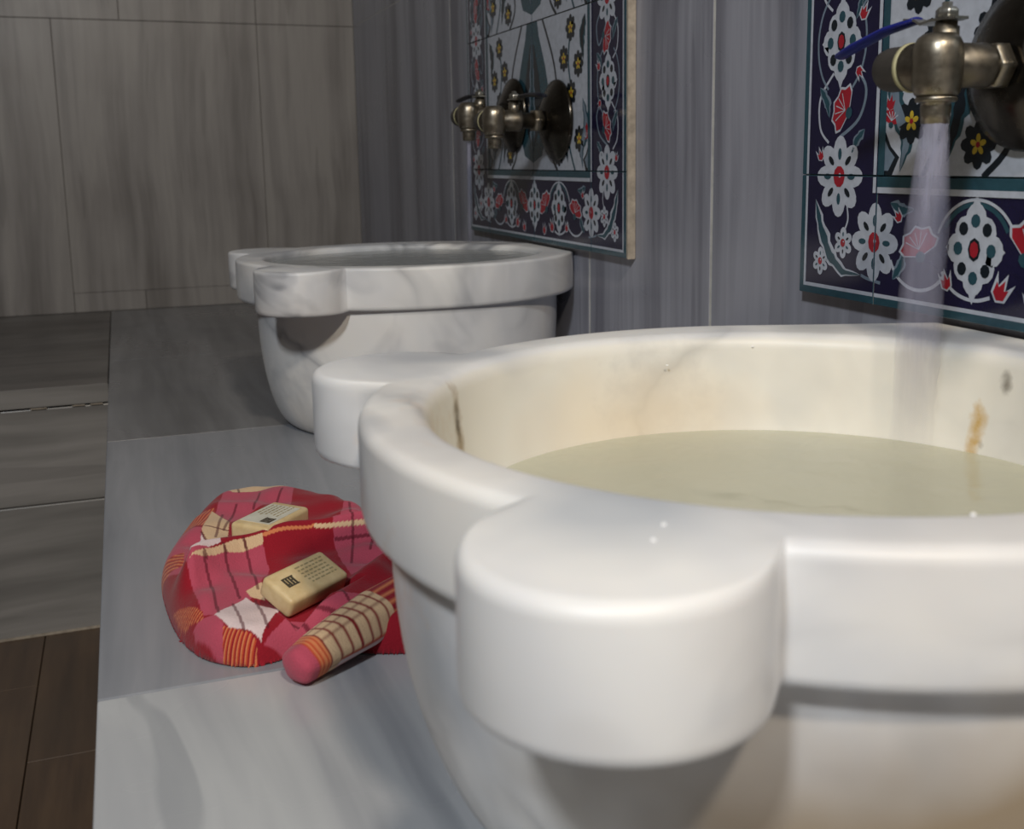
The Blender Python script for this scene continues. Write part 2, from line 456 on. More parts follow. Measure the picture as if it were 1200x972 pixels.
# ============================ painted tile panels ============================
def glaze(name, col, rough=.12, var=.10):
    m = plain(name, col, rough, 0, .6, var, 120); return m
TM = [glaze('glaze_navy', srgb(30, 27, 58)), glaze('glaze_white', srgb(188, 194, 206)), glaze('glaze_teal', srgb(44, 78, 90)),
      glaze('glaze_red', srgb(164, 36, 50)), glaze('glaze_black', srgb(24, 32, 40)), glaze('glaze_yellow', srgb(206, 178, 60)),
      glaze('glaze_grey_blue', srgb(118, 134, 150)), M_mortar]
NAVY, WHITE, TEAL, RED, BLACK, YEL, GREY, MORT = range(8)
SHAPES = []                                      # (material, layer, points) in cm on the 60 x 80 panel
def S(m, l, pts): SHAPES.append((m, l, [(float(x), float(y)) for x, y in pts]))
def ell(cx, cy, rx, ry, rot=0, n=18):
    c, s = math.cos(rot), math.sin(rot)
    return [(cx+rx*math.cos(t)*c-ry*math.sin(t)*s, cy+rx*math.cos(t)*s+ry*math.sin(t)*c) for t in [2*math.pi*i/n for i in range(n)]]
def stroke(m, l, pts, w0, w1=None, n=16):
    """tapered stroke along a Catmull-like polyline"""
    w1 = w0 if w1 is None else w1; P = [np.array(p, float) for p in pts]
    Q = []
    for i in range(len(P)-1):
        p0 = P[max(i-1, 0)]; p1 = P[i]; p2 = P[i+1]; p3 = P[min(i+2, len(P)-1)]
        for k in range(6):
            t = k/6; Q.append(.5*((2*p1)+(-p0+p2)*t+(2*p0-5*p1+4*p2-p3)*t*t+(-p0+3*p1-3*p2+p3)*t**3))
    Q.append(P[-1]); Q = np.array(Q); T = np.gradient(Q, axis=0); T /= np.linalg.norm(T, axis=1)[:, None]+1e-9
    Nn = np.c_[-T[:, 1], T[:, 0]]; ww = np.linspace(w0, w1, len(Q))[:, None]/2
    for i in range(len(Q)-1):
        S(m, l, [Q[i]+Nn[i]*ww[i], Q[i+1]+Nn[i+1]*ww[i+1], Q[i+1]-Nn[i+1]*ww[i+1], Q[i]-Nn[i]*ww[i]])
def arc(cx, cy, r, a0, a1, n=7, ry=None):
    ry = ry or r
    return [(cx+r*math.cos(math.radians(a)), cy+ry*math.sin(math.radians(a))) for a in np.linspace(a0, a1, n)]
def rosette(cx, cy, r, sx=.86, pet=8, centre=RED):
    for k in range(pet):
        a = 2*math.pi*k/pet+math.pi/2
        x, y = cx+math.cos(a)*r*.62*sx, cy+math.sin(a)*r*.62
        S(WHITE, 3, ell(x, y, r*.40, r*.27*(1 if pet > 6 else 1.2), a, 14))
    S(WHITE, 4, ell(cx, cy, r*.5*sx, r*.5))
    for k in range(pet):
        a = 2*math.pi*k/pet+math.pi/2
        S(BLACK if k % 2 else TEAL, 5, ell(cx+math.cos(a)*r*.56*sx, cy+math.sin(a)*r*.56, r*.15, r*.075, a, 10))
    S(centre, 6, ell(cx, cy, r*.27*sx, r*.27, 0, 10)); S(WHITE, 7, ell(cx+.1, cy+.1, r*.06, r*.06, 0, 6))
def medallion(cx, cy, r, sx=.7):
    for k in range(8):
        a = math.pi/4*k
        rr = r*.62 if k % 2 == 0 else r*.50
        S(WHITE, 3, ell(cx+math.cos(a)*rr*sx*1.1, cy+math.sin(a)*rr, r*.32*sx*1.25, r*.32, 0, 12))
    for s in (1, -1):
        S(WHITE, 3, [(cx-r*.35*sx, cy+s*r*.62), (cx, cy+s*r*1.12), (cx+r*.35*sx, cy+s*r*.62)])
        S(WHITE, 3, [(cx+s*r*.66*sx, cy-r*.3), (cx+s*r*1.15*sx, cy), (cx+s*r*.66*sx, cy+r*.3)])
    S(WHITE, 4, ell(cx, cy, r*.5*sx, r*.5))
    for k in range(8):
        a = math.pi/4*k; rr = r*.58
        S(BLACK if k % 2 else TEAL, 5, ell(cx+math.cos(a)*rr*sx*1.1, cy+math.sin(a)*rr, r*.15*sx*1.2, r*.14, 0, 9))
    S(BLACK, 6, ell(cx, cy, r*.24*sx, r*.24, 0, 8)); S(RED, 7, ell(cx, cy, r*.17*sx, r*.17, 0, 8))
def carnation(cx, cy, r, rot):
    c, s = math.cos(rot), math.sin(rot)
    T = lambda x, y: (cx+x*c-y*s, cy+x*s+y*c)
    out = [T(0, -.35*r)]
    for k in range(11):
        a = math.radians(-15+21*k); q = r*(1.0 if k % 2 else .84)
        out.append(T(q*math.cos(a), q*math.sin(a)*.72))
    S(WHITE, 3, [((x-cx)*1.13+cx, (y-cy)*1.13+cy) for x, y in out]); S(RED, 4, out)
    for a in (45, 70, 95, 120, 145):
        stroke(WHITE, 5, [T(0, -.1*r), T(.78*r*math.cos(math.radians(a)), .55*r*math.sin(math.radians(a)))], .05, .09)
    S(TEAL, 5, [T(*p) for p in ell(0, -.38*r, .26*r, .22*r, 0, 8)])
def tulip(cx, cy, r, rot, mirror=1):
    c, s = math.cos(rot), math.sin(rot)
    T = lambda x, y: (cx+(x*c-y*s)*mirror, cy+x*s+y*c)
    S(WHITE, 3, [T(-.75*r, .9*r), T(-.30*r, .2*r), T(0, 1.15*r), T(.30*r, .2*r), T(.75*r, .9*r), T(.6*r, -.4*r), T(0, -.75*r), T(-.6*r, -.4*r)])
    S(RED, 4, [T(-.50*r, .35*r), T(-.22*r, .15*r), T(0, .7*r), T(.22*r, .15*r), T(.50*r, .35*r), T(.45*r, -.35*r), T(0, -.6*r), T(-.45*r, -.35*r)])
def saz(m1, m2, l, pts, w, teeth=5, side=1):
    """serrated curved leaf along pts"""
    P = np.array(pts, float); n = 4*teeth+1; t = np.linspace(0, 1, n)
    idx = t*(len(P)-1); i0 = np.minimum(idx.astype(int), len(P)-2); fr = (idx-i0)[:, None]; Q = P[i0]*(1-fr)+P[i0+1]*fr
    T = np.gradient(Q, axis=0); T /= np.linalg.norm(T, axis=1)[:, None]+1e-9; Nn = np.c_[-T[:, 1], T[:, 0]]
    prof = np.sin(np.pi*t**.8)*w
    saw = prof*(1+.35*((np.arange(n) % 4)/3-.5)*(prof > .1*w))
    for sc, mm, ll in ((1.0, m1, l), (.55, m2, l+1)):
        for i in range(n-1):
            a0, a1 = saw[i]*sc, saw[i+1]*sc
            S(mm, ll, [Q[i]+Nn[i]*a0, Q[i+1]+Nn[i+1]*a1, Q[i+1]-Nn[i+1]*a1*.7, Q[i]-Nn[i]*a0*.7])
def blossom(cx, cy, r):
    for k in range(8):
        a = math.pi/4*k; S(BLACK, 4, ell(cx+math.cos(a)*r*.62, cy+math.sin(a)*r*.62, r*.40, r*.30, a, 9))
    S(BLACK, 4, ell(cx, cy, r*.6, r*.6, 0, 10))
    for k in range(5):
        a = 2*math.pi*k/5+math.pi/2; S(YEL, 5, ell(cx+math.cos(a)*r*.27, cy+math.sin(a)*r*.27, r*.20, r*.13, a, 8))
    S(RED, 6, ell(cx, cy, r*.13, r*.13, 0, 7))

def border_unit():
    # bottom-left corner piece and the border strips, for the left half; mirrored afterwards, both in s and in t
    rosette(5.2, 9.9, 3.2)
    rosette(9.9, 4.9, 3.0)
    saz(WHITE, TEAL, 3, [(2.1, 8.0), (2.9, 5.6), (4.2, 3.4), (6.0, 2.2), (8.4, 2.2)], .85)
    rosette(6.0, 4.6, 1.25, .9, 6); rosette(3.0, 2.9, 1.15, .9, 6)
    stroke(WHITE, 2, [(6.2, 8.0), (6.5, 6.6), (6.1, 5.6)], .18)
    stroke(GREY, 2, [(8.4, 2.2), (9.2, 2.0), (10.8, 1.8)], .25)
def column(y):          # 20 cm repeat of the side border, centred on s=5
    medallion(4.9, y+10.5, 3.3, .68)
    for (yy, f) in ((y+5.2, 1), (y+15.6, -1)):
        carnation(5.5, yy, 1.9, 1.15*f if f > 0 else 1.9)
        stroke(GREY, 2, [(5.0, yy-2.2*f), (7.4, yy-.8), (8.2, yy+1.4), (7.0, yy+3.0)], .28)
        stroke(WHITE, 2, [(4.0, yy+2.9), (2.3, yy+1.0), (2.4, yy-1.4), (3.6, yy-2.6)], .22)
        saz(GREY, TEAL, 2, [(2.2, yy+1.9), (3.2, yy+.6), (3.6, yy-.6)], .55, 3)
        saz(GREY, TEAL, 2, [(8.2, yy-1.6), (7.2, yy-2.4), (6.6, yy-3.6)], .5, 3)
    stroke(GREY, 2, arc(4.9, y+10.5, 3.1, -60, 60, ry=4.2), .22); stroke(GREY, 2, arc(4.9, y+10.5, 3.1, 120, 240, ry=4.2), .22)
    tulip(7.6, y+12.4, .85, -.5); tulip(7.3, y+8.0, .7, -2.4); tulip(2.6, y+1.6, .7, .4)
    rosette(5.1, y+20, 3.0)
def row(x):             # 20 cm repeat of the bottom border
    carnation(x+5.0, 4.9, 2.0, .3)
    medallion(x+10.6, 5.1, 3.4, .72)
    carnation(x+15.6, 5.4, 2.2, -.6)
    stroke(WHITE, 2, arc(x+10.6, 4.7, 3.9, 20, 160, 9, 3.8), .22); stroke(TEAL, 2, arc(x+10.6, 4.7, 3.4, 30, 150, 9, 3.5), .34)
    stroke(WHITE, 2, arc(x+5.0, 4.7, 3.3, 200, 330, 8, 3.0), .26); stroke(WHITE, 2, arc(x+10.6, 4.2, 3.3, 200, 300, 6, 2.6), .26)
    tulip(x+13.2, 2.5, 1.2, -.5); tulip(x+16.0, 1.9, 1.0, .2); tulip(x+8.0, 2.6, .9, .3); tulip(x+2.6, 7.0, .7, .8)
    saz(GREY, TEAL, 2, [(x+1.6, 8.0), (x+3.0, 7.4), (x+4.4, 7.6)], .6, 3); saz(GREY, TEAL, 2, [(x+2.2, 2.2), (x+3.2, 3.4), (x+3.4, 4.6)], .6, 3)
# grounds
S(NAVY, 1, [(.95, .95), (59.05, .95), (59.05, 79.05), (.95, 79.05)])
for (a, b, c, d, m) in ((0, 0, 60, .65, TEAL), (0, 79.35, 60, 80, TEAL), (0, 0, .65, 80, TEAL), (59.35, 0, 60, 80, TEAL),
                        (.65, .65, 59.35, .95, WHITE), (.65, 79.05, 59.35, 79.35, WHITE), (.65, .65, .95, 79.35, WHITE), (59.05, .65, 59.35, 79.35, WHITE)):
    S(m, 1, [(a, b), (c, b), (c, d), (a, d)])
border_unit(); column(10); row(10); column(30)
LEFT = [s for s in SHAPES if s[1] >= 2]
SHAPES = [s for s in SHAPES if s[1] < 2]
row30 = []
for m, l, p in LEFT:
    SHAPES.append((m, l, p)); SHAPES.append((m, l, [(60-x, y) for x, y in p][::-1]))
    if min(q[1] for q in p) < 10.2 or True:
        SHAPES.append((m, l, [(x, 80-y) for x, y in p][::-1])); SHAPES.append((m, l, [(60-x, 80-y) for x, y in p]))
medallion(30.3, 5.2, 3.4, .72); medallion(30.3, 74.8, 3.4, .72)
# field
S(WHITE, 2, [(10, 9.1), (50, 9.1), (50, 70.9), (10, 70.9)])
F0 = len(SHAPES)
def field(yo):
    # central cypress-like vase, widening and pinching
    S(TEAL, 3, [(30, yo+1), (33.4, yo+2), (35.6, yo+6), (36.4, yo+10), (34.8, yo+14), (32.6, yo+18), (32.0, yo+20), (28.0, yo+20), (27.4, yo+18), (25.2, yo+14), (23.6, yo+10), (24.4, yo+6), (26.6, yo+2)])
    S(BLACK, 4, [(30, yo+3), (32.0, yo+5), (33.6, yo+9), (32.4, yo+13), (30.7, yo+17), (29.3, yo+17), (27.6, yo+13), (26.4, yo+9), (28.0, yo+5)])
    saz(GREY, TEAL, 5, [(30, yo+2), (30, yo+9), (30, yo+19)], 1.3, 8)
    for s in (-1, 1):
        X = lambda a: 30+s*a
        for a, b in ((13.8, 17.8), (11.5, 14.2), (16.2, 13.2), (8.9, 9.6), (13.9, 9.8), (9.6, 2.2), (16.4, 4.0)): blossom(X(a), yo+b, 1.65)
        carnation(X(18.6), yo+4.2, 1.1, .2*s)
        stroke(BLACK, 3, [(X(4), yo+20), (X(8), yo+14), (X(8.9), yo+9), (X(6.6), yo+3), (X(9), yo)], .5)
        stroke(TEAL, 3, [(X(14.2), yo+19), (X(13), yo+14), (X(14), yo+9), (X(13), yo+4), (X(15), yo)], .45)
        saz(TEAL, GREY, 3, [(X(17.5), yo+9), (X(18.6), yo+6), (X(16.9), yo+2.5), (X(17.5), yo+.3)], 1.0, 5)
        saz(TEAL, BLACK, 3, [(X(12), yo+8), (X(11.6), yo+5), (X(12.6), yo+1)], 1.1, 5)
        saz(TEAL, BLACK, 3, [(X(18.4), yo+19), (X(17.2), yo+16.5), (X(17.8), yo+13.5)], 1.0, 4)
        S(BLACK, 3, [(X(20), yo), (X(20), yo+4.5), (X(18.6), yo+2.2), (X(17.6), yo+1.4), (X(18.4), yo)][::s])
        S(GREY, 4, [(X(20), yo+.4), (X(20), yo+3.7), (X(18.8), yo+2.0), (X(18.1), yo+1.4), (X(18.8), yo+.4)][::s])
        tulip(X(18.8), yo+5.4, .9, .2*s)
for yo in (10, 30, 50): field(yo)
# field frame
for (a, b, c, d, m) in ((10, 9.15, 50, 10, TEAL), (10, 70, 50, 70.85, TEAL), (10, 9.15, 10.8, 70.85, TEAL), (49.2, 9.15, 50, 70.85, TEAL),
                        (9.55, 8.7, 50.45, 9.15, WHITE), (9.55, 70.85, 50.45, 71.3, WHITE), (9.55, 8.7, 10, 71.3, WHITE), (50, 8.7, 50.45, 71.3, WHITE)):
    S(m, 8, [(a, b), (c, b), (c, d), (a, d)])

def clip(poly, x0, y0, x1, y1):
    for ax, lim, sg in ((0, x0, 1), (0, x1, -1), (1, y0, 1), (1, y1, -1)):
        out = []; n = len(poly)
        for i in range(n):
            a, b = poly[i], poly[(i+1) % n]; da, db = sg*(a[ax]-lim), sg*(b[ax]-lim)
            if da >= 0: out.append(a)
            if (da >= 0) != (db >= 0):
                t = da/(da-db); out.append((a[0]+t*(b[0]-a[0]), a[1]+t*(b[1]-a[1])))
        poly = out
        if len(poly) < 3: return None
    return poly
def tile_mesh(x0, y0, x1, y1):
    """one glazed tile: bevelled body and its painted motifs as thin enamel relief"""
    bm = bmesh.new(); gp = .035
    X0, Y0, X1, Y1 = x0+gp, y0+gp, x1-gp, y1-gp
    verts = []; faces = []; mi = []
    d0 = .7                                        # body depth (cm)
    def quad(vs, m):
        b = len(verts); verts.extend(vs); faces.append(tuple(range(b, b+len(vs)))); mi.append(m)
    e = .05
    f = [(X0, Y0), (X1, Y0), (X1, Y1), (X0, Y1)]; fi = [(X0+e, Y0+e), (X1-e, Y0+e), (X1-e, Y1-e), (X0+e, Y1-e)]
    quad([(x, y, 0) for x, y in fi], NAVY)
    for i in range(4):
        j = (i+1) % 4
        quad([(*f[i], -e), (*f[j], -e), (*fi[j], 0), (*fi[i], 0)], TEAL)
        quad([(*f[i], -d0), (*f[j], -d0), (*f[j], -e), (*f[i], -e)], MORT)
    quad([(x, y, -d0) for x, y in f[::-1]], MORT)
    cnt = {}
    for m, l, p in SHAPES:
        xs_ = [q[0] for q in p]; ys_ = [q[1] for q in p]
        if max(xs_) < X0 or min(xs_) > X1 or max(ys_) < Y0 or min(ys_) > Y1: continue
        inset = e if l < 8 else e
        q = clip(p, X0+inset, Y0+inset, X1-inset, Y1-inset)
        if not q: continue
        ar = sum(q[i][0]*q[(i+1) % len(q)][1]-q[(i+1) % len(q)][0]*q[i][1] for i in range(len(q)))
        if abs(ar) < 1e-4: continue
        if ar < 0: q = q[::-1]
        cnt[l] = cnt.get(l, 0)+1
        quad([(x, y, l*.012+(cnt[l] % 7)*.0012) for x, y in q], m)
    me = bpy.data.meshes.new('tile'); me.from_pydata([(0, 0, 0)]*0+[Vector(v)*.01 for v in verts], [], faces)
    me.update(); me.polygons.foreach_set('material_index', mi)
    return me
TILES = []
for (a, c) in ((0, 10), (10, 30), (30, 50), (50, 60)):
    for (b, d) in ((0, 10), (10, 30), (30, 50), (50, 70), (70, 80)):
        TILES.append(tile_mesh(a, b, c, d))
for me in TILES:
    for m in TM: me.materials.append(m)
def tile_panel(y0, label):
    r = empty('tile_panel', (-.011, y0, .2212)); tag(r, label, 'tile panel', 'painted tile panels behind the taps')
    # local x (s) -> world -y ... panel seen from the room: s grows towards the camera
    for me in TILES:
        o = bpy.data.objects.new('tile', me); COL.objects.link(o); o.parent = r
        # columns: s axis = -Y, t axis = +Z, normal = -X
        o.matrix_local = Matrix(((0, 0, -1, 0), (-1, 0, 0, .6), (0, 1, 0, 0), (0, 0, 0, 1)))
    bm = box_bm(.0006, .0106, -.0035, -.0002, -.001, .801, .0006, 1)
    build('grout_edge', bm, M_mortar, r, None)
    bm = box_bm(.0072, .0108, .0005, .5995, .0005, .7995)
    build('mortar_bed', bm, M_mortar, r, None)
    return r
tile_panel(1.1465, 'floral navy and white tile panel behind the farther taps, with cream grout edge')
tile_panel(.1987, 'floral navy and white tile panel behind the tap with the blue lever')

# ============================ taps ============================
def metal(name, col, rough, var=.2):
    m = NT(name); v = m.coord(); n = m.noise(v, 70, 4, .6)
    a = tuple(c*(1-var) for c in col[:3])+(1,); b = tuple(min(1, c*(1+var)) for c in col[:3])+(1,)
    m.set(Base_Color=m.ramp(n, [(.3, a), (.7, b)]), Metallic=.9, Roughness=m.ramp(n, [(.3, (rough*.7,)*3+(1,)), (.8, (min(1, rough*1.5),)*3+(1,))]))
    m.bump(n, .15, .0006); return m.m
M_brass = metal('tarnished_brass', srgb(142, 134, 120), .34)
M_brass_d = metal('dull_brass', srgb(108, 101, 90), .42)
M_nickel = metal('worn_nickel', srgb(170, 168, 160), .3)
M_steel = metal('dark_chrome', srgb(66, 62, 56), .22)
M_blue = plain('blue_vinyl', srgb(18, 32, 128), .35)
M_dkblue = plain('dark_vinyl', srgb(16, 18, 30), .4)
M_tape = plain('sealing_tape', srgb(176, 170, 132), .6)
M_rubber = plain('grey_cap_metal', srgb(74, 70, 66), .5, .3)

def make_tap(reach, lever_mat, lever_ang, label, loc, lever_tilt=0.0, nut_dx=.008, K=.82):
    """tap root on the wall; pipe runs out along -X to an elbow with a nozzle"""
    r = empty('water_tap', loc); tag(r, label, 'tap')
    r.scale = (K, K, K); bx = -reach/K
    build('flange', lathe_bm([(.064, 0), (.0645, -.003), (.063, -.006), (.050, -.013), (.034, -.022), (.022, -.0265), (.015, -.027)], 48, 'X'), M_steel, r)
    prof = [(.0125, -.015), (.0125, bx+.045), (.0165, bx+.044), (.0172, bx+.040), (.0165, bx+.036), (.0165, bx+.020), (.0135, bx+.018), (.0135, bx+.006)]
    build('pipe', lathe_bm(prof, 32, 'X'), M_brass_d, r)
    # hexagonal coupling nut on the pipe
    build('coupling_nut', lathe_bm([(.0168, -.030), (.0185, -.031), (.0185, -.043), (.0168, -.044)], 48, 'X', hexa=6), M_brass, r, 25)
    # valve body: upright rounded barrel
    T = Matrix.Translation((bx, 0, 0))
    build('valve_body', lathe_bm([(.006, .0225), (.011, .0225), (.0150, .0195), (.0178, .014), (.0185, .006), (.0185, -.006), (.0180, -.014), (.0165, -.0205), (.0150, -.0225)], 40, 'Z', T), M_brass, r)
    # side barrel going deeper along the wall (+Y), taped joint and end cap
    build('side_barrel', lathe_bm([(.0160, 0), (.0165, .012), (.0175, .020), (.0182, .0215), (.0182, .0245), (.0165, .025)], 36, 'Y', T), M_brass_d, r)
    build('sealing_ring', lathe_bm([(.0166, .0252), (.0186, .0256), (.0188, .0290), (.0170, .0296)], 36, 'Y', T), M_tape, r)
    build('end_cap', lathe_bm([(.0165, .0297), (.0170, .032), (.0172, .050), (.0160, .056), (.0120, .060), (.005, .0615)], 36, 'Y', T), M_rubber, r)
    build('nozzle', lathe_bm([(.0140, -.0228), (.0150, -.0240), (.0152, -.0262), (.0140, -.0272), (.0108, -.0276), (.0112, -.031), (.0108, -.036), (.0102, -.043), (.0080, -.0432), (.0075, -.039)], 36, 'Z', T), M_brass, r)
    nx = bx+nut_dx
    T2 = Matrix.Translation((nx, 0, 0))
    build('bonnet', lathe_bm([(.0095, .0080), (.0095, .0275), (.0080, .0280), (.0080, .031)], 28, 'Z', T2), M_brass, r)
    nut = build('lever_nut', lathe_bm([(.0070, .0335), (.0086, .0340), (.0086, .0395), (.0065, .0415), (.004, .042), (.004, .045), (.002, .0455)], 48, 'Z', T2, hexa=6), M_nickel, r, 25)
    # lever: flat steel strip with a dipped vinyl grip
    ca, sa = math.cos(lever_ang), math.sin(lever_ang)
    Lm = Matrix.Translation((nx, 0, .0325)) @ Matrix.Rotation(lever_ang, 4, 'Z')
    bm = bmesh.new()
    pts = [(-.016, .0), (-.006, 0), (.008, 0), (.022, -.001), (.030, .003), (.042, .0045)]
    wd = [.006, .0095, .0095, .0065, .0055, .0055]
    rows = []
    for (px, pz), ww in zip(pts, wd):
        rows.append([bm.verts.new(Lm @ Vector((px, s*ww, pz+q))) for s, q in ((-1, -.001), (1, -.001), (1, .001), (-1, .001))])
    for A, B in zip(rows, rows[1:]):
        for i in range(4): bm.faces.new((A[i], A[(i+1) % 4], B[(i+1) % 4], B[i]))
    bm.faces.new(rows[0][::-1]); bm.faces.new(rows[-1]); bmesh.ops.recalc_face_normals(bm, faces=bm.faces)
    lev = build('lever', bm, M_nickel, r, 30)
    bm = bmesh.new(); rows = []
    for px, pz, ww, hh in ((.030, .003, .004, .0018), (.032, .0033, .0062, .0028), (.068, .0035-lever_tilt*.3, .0068, .0034), (.110, .001-lever_tilt*.8, .0074, .0036), (.126, -.001-lever_tilt, .0066, .0032), (.130, -.0015-lever_tilt, .004, .0018)):
        rows.append([bm.verts.new(Lm @ Vector((px, ww*math.cos(2*math.pi*k/14), pz+hh*math.sin(2*math.pi*k/14)))) for k in range(14)])
    for A, B in zip(rows, rows[1:]):
        for i in range(14): bm.faces.new((A[i], A[(i+1) % 14], B[(i+1) % 14], B[i]))
    bm.faces.new(rows[0][::-1]); bm.faces.new(rows[-1]); bmesh.ops.recalc_face_normals(bm, faces=bm.faces)
    gr = build('grip', bm, lever_mat, lev, 40)
    if lever_mat is M_blue: tag(gr, 'blue vinyl lever grip')
    return r
HP = math.pi/2
tw = -.0122
make_tap(.073, M_blue, HP, 'tarnished brass tap with blue lever pouring into the nearest basin', (tw, .552, .391), .014, .006)
make_tap(.093, M_dkblue, -HP, 'brass tap at the right edge, beside the blue-levered tap, mostly out of view', (tw, .405, .390))
make_tap(.070, M_dkblue, HP, 'brass tap with dark lever running into the farther basin, deeper of the two there', (tw, 1.520, .399), 0, .022)
make_tap(.088, M_dkblue, -HP, 'closed brass tap in front on the farther tile panel, lower of the pair', (tw, 1.352, .386), 0, .034)

# running water
def stream(name, x, y, ztop, zbot, r0, r1, seed, label, dens):
    m = NT('falling_water_'+name)
    tr = m.new('ShaderNodeBsdfTransparent'); mx = m.new('ShaderNodeMixShader')
    v = m.coord((1, 1, .05)); n = m.noise(v, 260, 3)
    lw = m.new('ShaderNodeLayerWeight'); lw.inputs[0].default_value = .25
    f = m.math('MULTIPLY', m.ramp(n, [(.3, (.6,)*3+(1,)), (.7, (1, 1, 1, 1))]), m.math('SUBTRACT', 1.0, lw.outputs['Facing']))
    tcz = m.new('ShaderNodeTexCoord'); sp = m.new('ShaderNodeSeparateXYZ'); m.link(tcz.outputs['Object'], sp.inputs[0])
    mr = m.new('ShaderNodeMapRange'); m.link(sp.outputs[2], mr.inputs[0]); mr.inputs[1].default_value = zbot; mr.inputs[2].default_value = ztop
    mr.inputs[3].default_value = dens*.08; mr.inputs[4].default_value = dens*1.35
    f = m.math('MULTIPLY', f, mr.outputs[0], True)
    m.set(Base_Color=srgb(168, 168, 190), Roughness=.35, Alpha=1.0)
    m.link(f, mx.inputs[0]); m.link(tr.outputs[0], mx.inputs[1]); m.link(m.b.outputs[0], mx.inputs[2]); m.link(mx.outputs[0], m.out.inputs[0])
    rg = np.random.default_rng(seed); bm = bmesh.new(); n_ = 20; rows = []
    K = 22
    for k in range(K+1):
        u = k/K; z = ztop+(zbot-ztop)*u; rr = r0+(r1-r0)*min(1, u*3)**.8
        x_ = x-.5*r1*u
        rows.append([bm.verts.new((x_+rr*(1+.05*rg.normal())*math.cos(2*math.pi*i/n_), y+rr*(1+.05*rg.normal())*math.sin(2*math.pi*i/n_), z)) for i in range(n_)])
    for A, B in zip(rows, rows[1:]):
        for i in range(n_): bm.faces.new((A[i], A[(i+1) % n_], B[(i+1) % n_], B[i]))
    o = build('water_stream', bm, m.m, None, 180)
    tag(o, label, 'water'); return o
stream('near', tw-.073, .552, .356, .1505, .0082, .0135, 3, 'blurred white stream of water falling from the blue-levered tap', .46)
stream('far', tw-.070, 1.520, .362, .2088, .0030, .0035, 5, 'thin faint trickle falling from the farther dark-levered tap', .35)

# ============================ towel ============================
# ---- towel height field (metres, bench plane) ----
T_OUT=np.array([(-.549,.900),(-.5495,.868),(-.547,.825),(-.543,.788),(-.537,.761),(-.528,.738),(-.516,.724),(-.502,.714),(-.488,.713),(-.470,.718),(-.445,.718),(-.415,.700),(-.385,.690),(-.358,.705),(-.342,.745),(-.340,.80),(-.350,.86),(-.358,.91),(-.364,.960),(-.377,.992),(-.396,1.022),(-.420,1.043),(-.447,1.058),(-.469,1.063),(-.492,1.054),(-.508,1.025),(-.523,.985),(-.538,.942)])
for _ in range(2): T_OUT=np.stack([.75*T_OUT+.25*np.roll(T_OUT,-1,0),.25*T_OUT+.75*np.roll(T_OUT,-1,0)],1).reshape(-1,2)
T_R1=np.array([(-.533,.818),(-.516,.834),(-.493,.848),(-.471,.856),(-.432,.864),(-.370,.856)])
T_R2=np.array([(-.500,.712),(-.473,.716),(-.439,.728),(-.415,.756),(-.382,.787),(-.350,.80)])
def seg_dist(X,Y,poly,closed=False):
    D=np.full(X.shape,9.); n=len(poly)
    for i in range(n if closed else n-1):
        a=poly[i];b=poly[(i+1)%n];ab=b-a;L=ab@ab
        t=np.clip(((X-a[0])*ab[0]+(Y-a[1])*ab[1])/L,0,1)
        D=np.minimum(D,np.hypot(X-a[0]-t*ab[0],Y-a[1]-t*ab[1]))
    return D
def inside(X,Y,poly):
    r=np.zeros(X.shape,bool);n=len(poly)
    for i in range(n):
        x1,y1=poly[i];x2,y2=poly[(i+1)%n]
        if y1==y2: continue
        r^=((Y<y1)!=(Y<y2))&(X<(x2-x1)*(Y-y1)/(y2-y1)+x1)
    return r
def towel_h(X,Y):
    d=seg_dist(X,Y,T_OUT,True)*np.where(inside(X,Y,T_OUT),1,-1)
    q=np.clip(d/.022,0,1)
    h=.030*np.sqrt(np.clip(1-(1-q)**2,0,1))
    g=lambda cx,cy,sx,sy,a:np.exp(-((((X-cx)*np.cos(a)+(Y-cy)*np.sin(a))/sx)**2+(((Y-cy)*np.cos(a)-(X-cx)*np.sin(a))/sy)**2))
    h=h-.010*g(-.455,.905,.05,.035,.75)-.008*g(-.455,.765,.055,.035,.75)
    h=h+.021*np.exp(-(seg_dist(X,Y,T_R1)/.012)**2)*np.clip(d/.02,0,1)
    h=h+.010*np.exp(-(seg_dist(X,Y,T_R2)/.013)**2)*np.clip(d/.02,0,1)
    h=h+.0016*np.clip(d/.02,0,1)*(np.sin(X*95+Y*60+np.sin(Y*70)*1.3)+.7*np.sin(X*-60+Y*130+1.2+np.sin(X*90)))
    h=h+.0022*np.clip(d/.02,0,1)*np.exp(-((X+.37)/.03)**2)*np.sin(Y*190+X*60)
    return np.where(d>0,np.maximum(h,.0025),0.)
